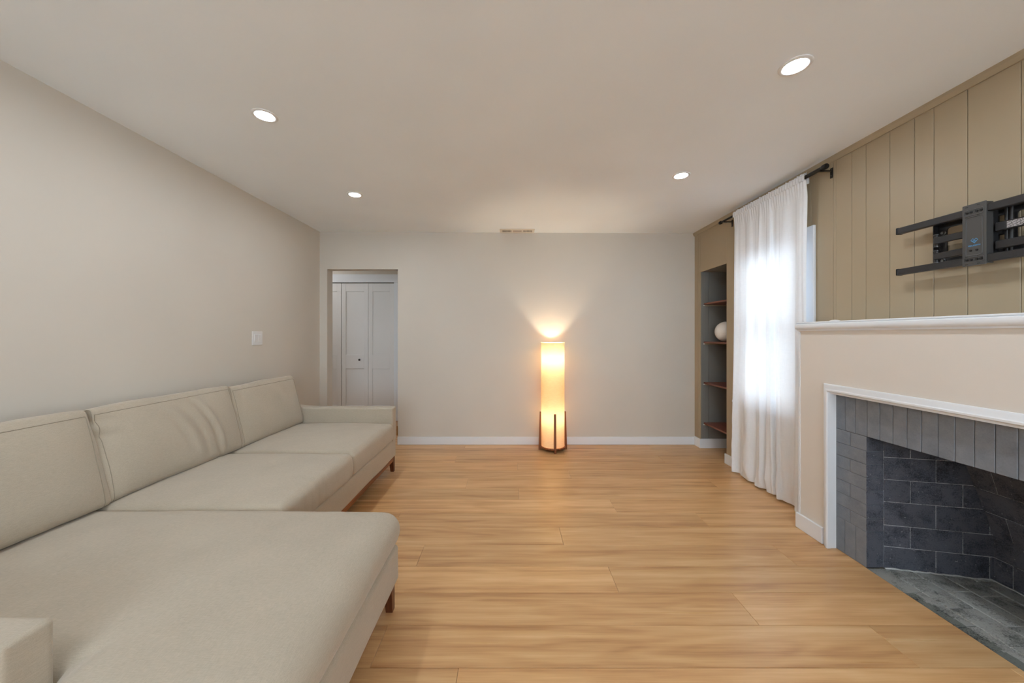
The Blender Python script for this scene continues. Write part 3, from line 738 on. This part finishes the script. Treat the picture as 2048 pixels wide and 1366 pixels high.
def curtain_pt(s, t):
    # s: 0 near edge .. 1 far edge; t: 0 top .. 1 floor
    ztop, zbot = RZ+.028, .012
    t = .19*t if t < .2 else .038+(t-.2)/.8*.962
    z = ztop+(zbot-ztop)*t
    yn = 2.432+.006*math.sin(PI*min(1, t*1.6))-.06*max(0, t-.5)
    yf = 3.220+.008*math.sin(t*7)-.01*t
    sw = s+.030*math.sin(2*PI*s*1.7+1)+.012*math.sin(2.6*t+9*s)+.02*mnoise.noise(Vector((s*4, t*.8, 3)))
    y = yn+(yf-yn)*s+.010*math.sin(2*PI*sw*9)*min(1, t*6)*math.sin(PI*s)
    amp = .003+.012*min(1, t*2)+.013*t
    big = math.sin(2*PI*(sw*6.0)+.8*math.sin(2.2*t+1.0))
    sm = .55*math.sin(2*PI*sw*11+1.4*t+.7)+.14*math.sin(2*PI*sw*23+1.3+.8*math.sin(3*t))*(1-.4*t)
    x = RX+.004-.012*t+amp*(.75*big+sm*.55)
    x += .012*mnoise.noise(Vector((s*5, t*1.8, 2)))+.0025*mnoise.noise(Vector((s*16, t*4, 5)))
    # rod pocket and ruffle
    g = .008*math.sin(2*PI*s*31+2*mnoise.noise(Vector((s*9, 0, 1))))+.004*math.sin(2*PI*s*17)
    pk = math.exp(-((z-RZ)/.017)**4)
    top = max(0., 1-(ztop-z)/.16)
    x = x*(1-top)+(RX-.010+g*.55)*top
    x = min(x, RX-.0175+.002*math.sin(2*PI*s*31)) if pk > .1 else x
    if z > RZ+.018: x = RX-.006+g*.8; z += .004*math.sin(2*PI*s*23+1)
    # hem pooling on the floor
    if t > .93:
        q = (t-.93)/.07
        x += q*q*(.015+.022*mnoise.noise(Vector((s*7, 1, 9))))-.010*q
        z += q*(.004+.010*abs(mnoise.noise(Vector((s*11, 4, 2)))))
    lo_ = max(0, (t-.72)/.28); x += lo_*.011*mnoise.noise(Vector((s*13, t*16, 8)))+lo_*.005*mnoise.noise(Vector((s*30+t*9, t*34, 8)))
    return (min(max(x, 1.93), 2.086), y, z)
vs = [curtain_pt(i/NS, j/NTt) for j in range(NTt+1) for i in range(NS+1)]
fs = [(j*(NS+1)+i, j*(NS+1)+i+1, (j+1)*(NS+1)+i+1, (j+1)*(NS+1)+i) for j in range(NTt) for i in range(NS)]
cu = empty('curtain', (RX, 2.78, .0), 'sheer white linen curtain hanging from black rod over the window', 'curtain')
finish('curtain_panel', vs, fs, M['cloth'], cu, True)
vs = []
for j in range(9):
    for i in range(NS+1):
        s = i/NS; p = curtain_pt(s, 0); z = RZ+.028-.075*j/8
        vs.append((RX+.0165+.003*math.sin(2*PI*s*31) if j > 1 else RX-.004+.008*math.sin(2*PI*s*31)*.5, p[1], z))
fs = [(j*(NS+1)+i, j*(NS+1)+i+1, (j+1)*(NS+1)+i+1, (j+1)*(NS+1)+i) for j in range(8) for i in range(NS)]
tag(finish('rod_pocket', vs, fs, M['cloth'], cu, True), 'back of the gathered rod pocket')

# ---------------------------------------------------------------- downlights
def downlight(x, y, label, group):
    z = zc(x)
    d = empty('downlight', (x, y, z), label, 'downlight', group)
    fixn(MB().lathe([(.0425, -.002), (.045, -.0055), (.050, -.0062), (.058, -.0055), (.0618, -.0030), (.062, -.0003), (.0425, -.0003)], (x, y, z), 56, 'z', True).done('trim_ring', M['plastic'], d, angle=50))
    fixn(MB().lathe([(0, -.0042), (.0435, -.0035), (.0435, -.0008), (0, -.0008)], (x, y, z), 48).done('diffuser', M['glow'], d))
    return d
GR = 'recessed downlights in the ceiling'
downlight(-1.331, 1.898, 'round white recessed downlight over the chaise, nearer of the left pair', GR)
downlight(-1.320, 2.966, 'round white recessed downlight near the doorway, farther of the left pair', GR)
downlight(1.238, 1.532, 'round white recessed downlight nearest the fireplace, largest in view', GR)
downlight(1.250, 2.586, 'round white recessed downlight near the curtain rod', GR)
GB = 'added fill downlights out of view'  # unseen downlights assumed here, added for soft fill light
downlight(-1.331, .83, 'added fill downlight over the near sofa arm, just above the frame', GB)
downlight(1.238, .478, 'added fill downlight beside the camera, above the frame', GB)
downlight(-1.331, -.6, 'added fill downlight behind the camera, left', GB)
downlight(1.238, -.6, 'added fill downlight behind the camera, right', GB)
hl = downlight(-2.9, 4.72, 'added fill downlight in the hallway ceiling beyond the doorway', 'added hallway fill')  # unseen lamp added to light the hallway

hl2 = empty('hallway_fill_light', (-3.3, 4.6, 2.44), 'added round opal flush light on the hallway ceiling, brightens the closet', 'added fill light')  # unseen fixture added to brighten the closet doors
fixn(MB().lathe([(0, -.004), (.10, -.004), (.10, -.03), (.125, -.032)], (-3.3, 4.6, 2.443), 32).done('ceiling_plate', M['plastic'], hl2))
fixn(MB().lathe([(.125*math.cos(a), -.032-.10*math.sin(a)) for a in [i*PI/20 for i in range(11)]], (-3.3, 4.6, 2.443), 40).done('fill_bowl', emit('fill bowl glow', (.97, .98, 1.0), 40), hl2, True))

# ceiling register
vn = empty('ceiling_vent', (.066, 3.98, zc(0)), 'cream metal air register in the ceiling by the far wall', 'vent')
zq = zc(0.07)
m = MB(); vx0, vx1, vy0, vy1 = -.128, .262, 3.908, 4.052
hs = [(vx0+.028, -.005+.005, 0, 0), (vx0+.150, vx1-.150, 0, 0)]
op = [(vx0+.026, vx0+.130), (vx0+.146, vx1-.144), (vx1-.128, vx1-.026)]
fy0, fy1 = vy0+.035, vy1-.035
m.box(vx0, vx1, vy0, fy0, zq-.007, zq-.0005, .002); m.box(vx0, vx1, fy1, vy1, zq-.007, zq-.0005, .002)
xe = [vx0]+[e for o_ in op for e in o_]+[vx1]
for a, b in zip(xe[::2], xe[1::2]): m.box(a, b, fy0, fy1, zq-.007, zq-.0005)
m.done('register_frame', M['vent'], vn)
MB().box(vx0+.01, vx1-.01, fy0-.002, fy1+.002, zq-.0012, zq-.0004).done('dark_opening', M['ventd'], vn)
for oi_, (a, b) in enumerate(op):
    if oi_ == 1: MB().box(a, b, fy0, fy1, zq-.0035, zq-.0015).done('damper_plate', plain('damper paint', (186, 172, 160), .5), vn); continue
    n = 11
    for i in range(n):
        xx = a+(b-a)*(i+.5)/n
        mt = Matrix.Translation((xx, (fy0+fy1)/2, zq-.004)) @ Matrix.Rotation(math.radians(40 if oi_ == 0 else -40), 4, 'Y')
        MB().box(-.0028, .0028, -(fy1-fy0)/2, (fy1-fy0)/2, -.0005, .0005, 0, mt).done('louvre', M['vent'], vn)

# light switch
sw = empty('light_switch', (XL, 3.055, 1.235), 'white double rocker light switch on the wall above the sofa', 'light switch')
MB().box(XL+.0003, XL+.006, 2.992, 3.116, 1.174, 1.295, .002).done('switch_plate', M['plas2'], sw)
for yy in (3.031, 3.077):
    r = MB(); r.box(XL+.0055, XL+.0075, yy-.0175, yy+.0175, 1.200, 1.269, .0008)
    r.add([(XL+.0072, yy-.015, 1.203), (XL+.0072, yy+.015, 1.203), (XL+.0072, yy+.015, 1.266), (XL+.0072, yy-.015, 1.266), (XL+.013, yy-.015, 1.264), (XL+.013, yy+.015, 1.264)],
          [(0, 1, 5, 4), (3, 2, 1, 0), (4, 5, 2, 3), (0, 4, 3), (1, 2, 5)])
    r.done('rocker', M['plas2'], sw)

# ---------------------------------------------------------------- floor lamp
LX, LY = .459, 3.885
lp = empty('floor_lamp', (LX, LY, 0), 'lit tall cylindrical linen floor lamp with walnut legs by the far wall', 'floor lamp')
R = .128
fixn(MB().lathe([(R, .048), (R+.0015, .050), (R+.0012, .054), (R, .058), (R, 1.168), (R+.0012, 1.172), (R+.0015, 1.178), (R, 1.180)], (LX, LY, 0), 96).done('lamp_shade', M['shade'], lp, True))
fixn(MB().lathe([(0, .028), (R+.006, .028), (R+.008, .031), (R+.008, .043), (R+.006, .046), (0, .046)], (LX, LY, 0), 64).done('base_disc', M['base'], lp, angle=40))
for a in (-87, 3, 93, 183):
    mt = Matrix.Translation((LX, LY, 0)) @ Matrix.Rotation(math.radians(a), 4, 'Z')
    hw = .0115; m = MB()
    vs = []
    for (z, ro) in ((0, R+.030), (.02, R+.0295), (.418, R+.016)):
        ri = R+.003 if z > .01 else R-.004
        vs += [(ri, -hw, z), (ro, -hw, z), (ro, hw, z), (ri, hw, z)]
    fs = [(3, 2, 1, 0), (8, 9, 10, 11)]
    for j in (0, 4): fs += [(j+i, j+(i+1) % 4, j+4+(i+1) % 4, j+4+i) for i in range(4)]
    m.add(vs, fs, mt); fixn(m.done('leg', M['base'], lp))
MB().tube([(LX, LY, .046), (LX, LY, .97)], .008, 12).done('stem', M['brass'], lp, angle=40)
def bulb(z, mat, nm):
    fixn(MB().lathe([(0, -.055), (.013, -.055), (.013, -.03), (0, -.03)], (LX, LY, z), 20).done('bulb_socket', M['plastic'], lp, angle=40))
    fixn(MB().lathe([(0, -.033)]+[(.033*math.sin(t), -.033*math.cos(t)) for t in [i*PI/14 for i in range(2, 14)]]+[(0, .033)], (LX, LY, z), 24).done('bulb', mat, lp, True))
bulb(1.00, M['bt'], 'bulb'); bulb(.36, M['bl'], 'bulb')
# cord stub beside lamp
m = MB(); m.tube([(LX+.145, LY+.05, .004), (LX+.16, LY+.10, .004), (LX+.165, LY+.145, .006)], .003, 8); m.done('cord', M['blk'], lp, True)

# ---------------------------------------------------------------- sofa
SB = 'sofa'
sofa = empty('sectional_sofa', (-1.6, 2.0, 0), 'L-shaped light beige linen sectional sofa with chaise and walnut legs', 'sofa')
def lines(brk, cell, fine):
    out = [brk[0]]
    for a, b in zip(brk, brk[1:]):
        L = b-a; n = max(2, int(round(L/cell)))
        if L > fine*3:
            e = [a+fine*f for f in (.12, .25, .4, .55, .75, 1.0)]; g_ = [b-fine*f for f in (1.0, .75, .55, .4, .25, .12)]
            midn = max(1, int((L-2*fine)/cell)); mid = [a+fine+(L-2*fine)*i/midn for i in range(1, midn)]
            out += e+mid+g_+[b]
        else: out += [a+L*i/n for i in range(1, n+1)]
    return out
def soft(boxes, r, cell, disp, name, parent=sofa, mtx=None, mat='fabric'):
    """rounded upholstery block: union of boxes, edges rounded by r, then disp(p, n) displaces"""
    ax = []
    for i in range(3):
        b = sorted({v for bx in boxes for v in (bx[2*i], bx[2*i+1])}); ax.append(lines(b, cell, min(r*1.25, (b[-1]-b[0])/2.5)))
    xs, ys_, zs = ax
    def inside(x, y, z): return any(b[0] < x < b[1] and b[2] < y < b[3] and b[4] < z < b[5] for b in boxes)
    nx, ny, nz = len(xs)-1, len(ys_)-1, len(zs)-1
    fl_ = [[[inside((xs[i]+xs[i+1])/2, (ys_[j]+ys_[j+1])/2, (zs[k]+zs[k+1])/2) for k in range(nz)] for j in range(ny)] for i in range(nx)]
    def get(i, j, k): return 0 <= i < nx and 0 <= j < ny and 0 <= k < nz and fl_[i][j][k]
    vid = {}; V = []; F = []
    def v(i, j, k):
        q = (i, j, k)
        if q not in vid: vid[q] = len(V); V.append(Vector((xs[i], ys_[j], zs[k])))
        return vid[q]
    for i in range(nx):
        for j in range(ny):
            for k in range(nz):
                if not fl_[i][j][k]: continue
                if not get(i-1, j, k): F.append((v(i, j, k), v(i, j, k+1), v(i, j+1, k+1), v(i, j+1, k)))
                if not get(i+1, j, k): F.append((v(i+1, j, k), v(i+1, j+1, k), v(i+1, j+1, k+1), v(i+1, j, k+1)))
                if not get(i, j-1, k): F.append((v(i, j, k), v(i+1, j, k), v(i+1, j, k+1), v(i, j, k+1)))
                if not get(i, j+1, k): F.append((v(i, j+1, k), v(i, j+1, k+1), v(i+1, j+1, k+1), v(i+1, j+1, k)))
                if not get(i, j, k-1): F.append((v(i, j, k), v(i, j+1, k), v(i+1, j+1, k), v(i+1, j, k)))
                if not get(i, j, k+1): F.append((v(i, j, k+1), v(i+1, j, k+1), v(i+1, j+1, k+1), v(i, j+1, k+1)))
    def rnd(p):
        best = None
        for b in boxes:
            # inner boxes touching another box are not shrunk on the shared side: handled by overlap of the boxes
            c = Vector([min(max(p[i], b[2*i]+r), b[2*i+1]-r) for i in range(3)])
            d = (p-c).length
            if best is None or d < best[0]: best = (d, c)
        d, c = best
        if d < 1e-7: return p.copy(), Vector((0, 0, 1))
        n = (p-c)/d
        return (c+n*r if d > r*.999 else p.copy()), n
    out = []
    for p in V:
        q, n = rnd(p)
        if disp: q = q+disp(p, q, n)
        out.append(mtx @ q if mtx else q)
    return finish(name, [tuple(p) for p in out], F, M['fabric'] if mat == 'fabric' else M[mat], parent, True), (lambda p: (lambda qn: (mtx @ (qn[0]+disp(p, *qn)+qn[1]*.0004)) if mtx else (qn[0]+disp(p, *qn)+qn[1]*.0004))(rnd(p)))
Z3 = Vector((0, 0, 0))
def nz_(p, s, a, seed=0): return a*mnoise.noise(Vector((p.x*s+seed, p.y*s-seed, p.z*s+seed*2)))
FX, CX = -1.075, -.519     # front planes of the sofa and of the chaise
SY_0, SY_1 = .735, 3.285
AY0, AY1 = .835, 3.190
CHY = 1.640
# base (upholstered)
def dbase(p, q, n): return n*(nz_(q, 3, .003))
soft([(XL+.03, FX, SY_0, SY_1, .136, .305), (FX-.2, CX, SY_0, CHY-.01, .136, .305)], .022, .06, dbase, 'base')
# back frame and arms
def slopearm(p, q, n): return n*nz_(q, 5, .002)
soft([(XL+.03, XL+.15, SY_0, SY_1, .29, .74)], .03, .06, dbase, 'back_frame')
def arm(y0, y1):
    def f(p, q, n):
        d = n*nz_(q, 5, .002)
        if q.z > .5: d += Vector((0, 0, .06*max(0, 1-(q.x-(XL+.05))/.40)**2))   # sweeps up into the back
        return d
    o, _ = soft([(XL+.05, FX, y0, y1, .29, .602)], .016, .04, f, 'arm')
arm(SY_1-.095, SY_1); arm(SY_0, SY_0+.098)
# seat cushions
def seat(box, name, seed, crown=.022, extra=None, boxes=None):
    x0, x1, y0, y1, z0, z1 = box
    def f(p, q, n):
        u = (q.x-x0)/(x1-x0)*2-1; v_ = (q.y-y0)/(y1-y0)*2-1
        c = max(0, 1-u*u)**.6*max(0, 1-v_*v_)**.6
        d = Vector((0, 0, 0))
        if n.z > .3: d.z += crown*c + nz_(q, 3.2, .006, seed)+nz_(q, 9, .0022, seed)
        w_ = max(0, 1-((q.z-(z0+z1)/2)/((z1-z0)/2))**2)
        d += Vector((n.x, n.y, 0))*(.010*w_+nz_(q, 4, .006, seed)*w_+nz_(q, 14, .0016, seed))
        if extra: d += extra(q, n)
        return d
    return soft(boxes or [box], .075 if boxes else .036, .022, f, name)
def wr1(q, n):   # little puckers on the front edge of the middle cushion
    e = max(0, 1-abs(q.x-FX-.0)/.12)*max(0, 1-abs(q.y-1.92)/.28)
    return n*(-.0045*e*(.5+.5*math.sin(q.y*95+q.x*12+q.z*20)))
seat((XL+.20, FX+.006, 2.372, AY1-.006, .296, .468), 'seat_cushion', 1.7)
seat((XL+.20, FX+.012, CHY-.018, 2.366, .296, .470), 'seat_cushion', 5.2, .020, wr1)
chs = [(XL+.20, CX+.008, AY0+.006, CHY+.012, .296, .456), (FX-.005, CX+.008, SY_0+.004, CHY+.012, .296, .456)]
co, _ = seat((XL+.20, CX+.008, SY_0+.004, CHY+.012, .296, .456), 'chaise_cushion', 9.1, .026, None, chs)
# welt line on the chaise front
# back cushions: local x = thickness (front +x), y = width, z = height
def bcush(yc, wd, seed, extra=None, ht=.455, tilt=13, th=.185, dx=0, dz=0, seam=True):
    x0, x1, y0, y1, z0, z1 = -th/2, th/2, -wd/2, wd/2, 0, ht
    mt = Matrix.Translation((-1.965+dx, yc, .458+dz)) @ Matrix.Rotation(math.radians(-tilt), 4, 'Y')
    def f(p, q, n):
        v_ = q.y/(wd/2); h = (q.z/ht)*2-1
        c = max(0, 1-v_**4)**.8*max(0, 1-abs(h)**3)**.7
        d = Vector((0, 0, 0))
        if abs(n.x) > .3: d.x += math.copysign(1, n.x)*(.030*c+.010*c*(1-h))
        if abs(n.y) > .3: d.y += math.copysign(1, n.y)*(.008*(1-h*h)+.010*(-h))
        if n.z > .3: d.z += .010*(1-v_*v_)
        d += n*(nz_(q, 4, .007, seed)+nz_(q, 11, .0022, seed))
        if extra and n.x > .2: d += extra(v_, (h+1)/2, n)
        return d
    o, ev = soft([(x0, x1, y0, y1, z0, z1)], .022, .014, f, 'back_cushion', mtx=mt)
    # stitched seam running round the front panel, plus the short closing seams of the side band
    loops = []
    pts = []
    N = 60
    xx = x1-.003
    ya, yb, zb = y0+.026, y1-.026, z1-.032
    for i in range(N+1): pts.append(ev(Vector((x1, ya, z0+(zb-z0)*i/N))))
    for i in range(1, N+1): pts.append(ev(Vector((x1, ya+(yb-ya)*i/N, zb))))
    for i in range(1, N+1): pts.append(ev(Vector((x1, yb, zb-(zb-z0)*i/N))))
    MB().tube([tuple(p) for p in pts], .0014, 6).done('seam', M['thread'], o, True)
    return o
def gs(x, w_): return math.exp(-(x/w_)**2)
def folds(v_, h, n):
    d = 0
    for (v0, k, a, w_, h0, hw) in ((.42, -.34, -.013, .030, .45, .55), (.50, -.30, .010, .035, .45, .5), (.22, -.42, -.008, .030, .5, .5), (.10, -.5, .006, .04, .55, .5), (-.02, -.5, -.005, .035, .6, .4)):
        vc = v0+k*(h-.35)*abs(h-.2)*1.4-.12*(h-.5)
        d += a*gs(v_-vc, w_)*max(0, 1-((h-h0)/hw)**2)
    # puckers at the upper near corner
    t = (1-h)*1.0; uu = (v_+1)
    d += -.006*gs((1-h)-.12-.15*uu, .035)*max(0, 1-uu/.35)
    d += -.006*gs((1-h)-.30-.12*uu, .03)*max(0, 1-uu/.3)
    d += .006*gs((1-h)-.21-.14*uu, .04)*max(0, 1-uu/.35)
    return n*d
bcush(2.810, .735, 3.3, lambda v_, h, n: n*(-.004*gs((v_+1)-.35+.5*(1-h), .05)*h), ht=.432)
bcush(2.045, .832, 8.8, lambda v_, h, n: folds(v_, h, n)*1.4, dx=.004, ht=.45)
bcush(1.235, .80, 1.2, None, dx=.012, dz=-.004)
# timber rail and legs
m = MB()
m.box(XL+.06, FX-.012, SY_1-.035, SY_1-.012, .098, .136, .002)
m.box(FX-.034, FX-.012, CHY-.03, SY_1-.012, .098, .136, .002)
m.box(FX-.034, CX-.023, CHY-.034, CHY-.014, .098, .136, .002)
m.box(CX-.045, CX-.023, SY_0+.012, CHY-.014, .098, .136, .002)
m.box(XL+.06, CX-.023, SY_0+.012, SY_0+.034, .098, .136, .002); m.box(XL+.06, XL+.082, SY_0+.012, SY_1-.012, .098, .136, .002)
m.done('rail', M['rail'], sofa)
def leg(x, y, sx, sy):
    t, b_ = .045, .030; vs = []
    for (z, w_) in ((.0, b_), (.1355, t)):
        for (i, j) in ((0, 0), (1, 0), (1, 1), (0, 1)): vs.append((x-sx*i*w_, y-sy*j*w_, z))
    fixn(MB().add(vs, [(3, 2, 1, 0), (4, 5, 6, 7)]+[(i, (i+1) % 4, 4+(i+1) % 4, 4+i) for i in range(4)]).done('leg', M['leg'], sofa))
leg(FX-.010, SY_1-.010, 1, 1); leg(CX-.021, CHY-.012, 1, 1); leg(CX-.021, SY_0+.010, 1, -1); leg(XL+.05, SY_1-.010, -1, 1); leg(XL+.05, SY_0+.010, -1, -1)
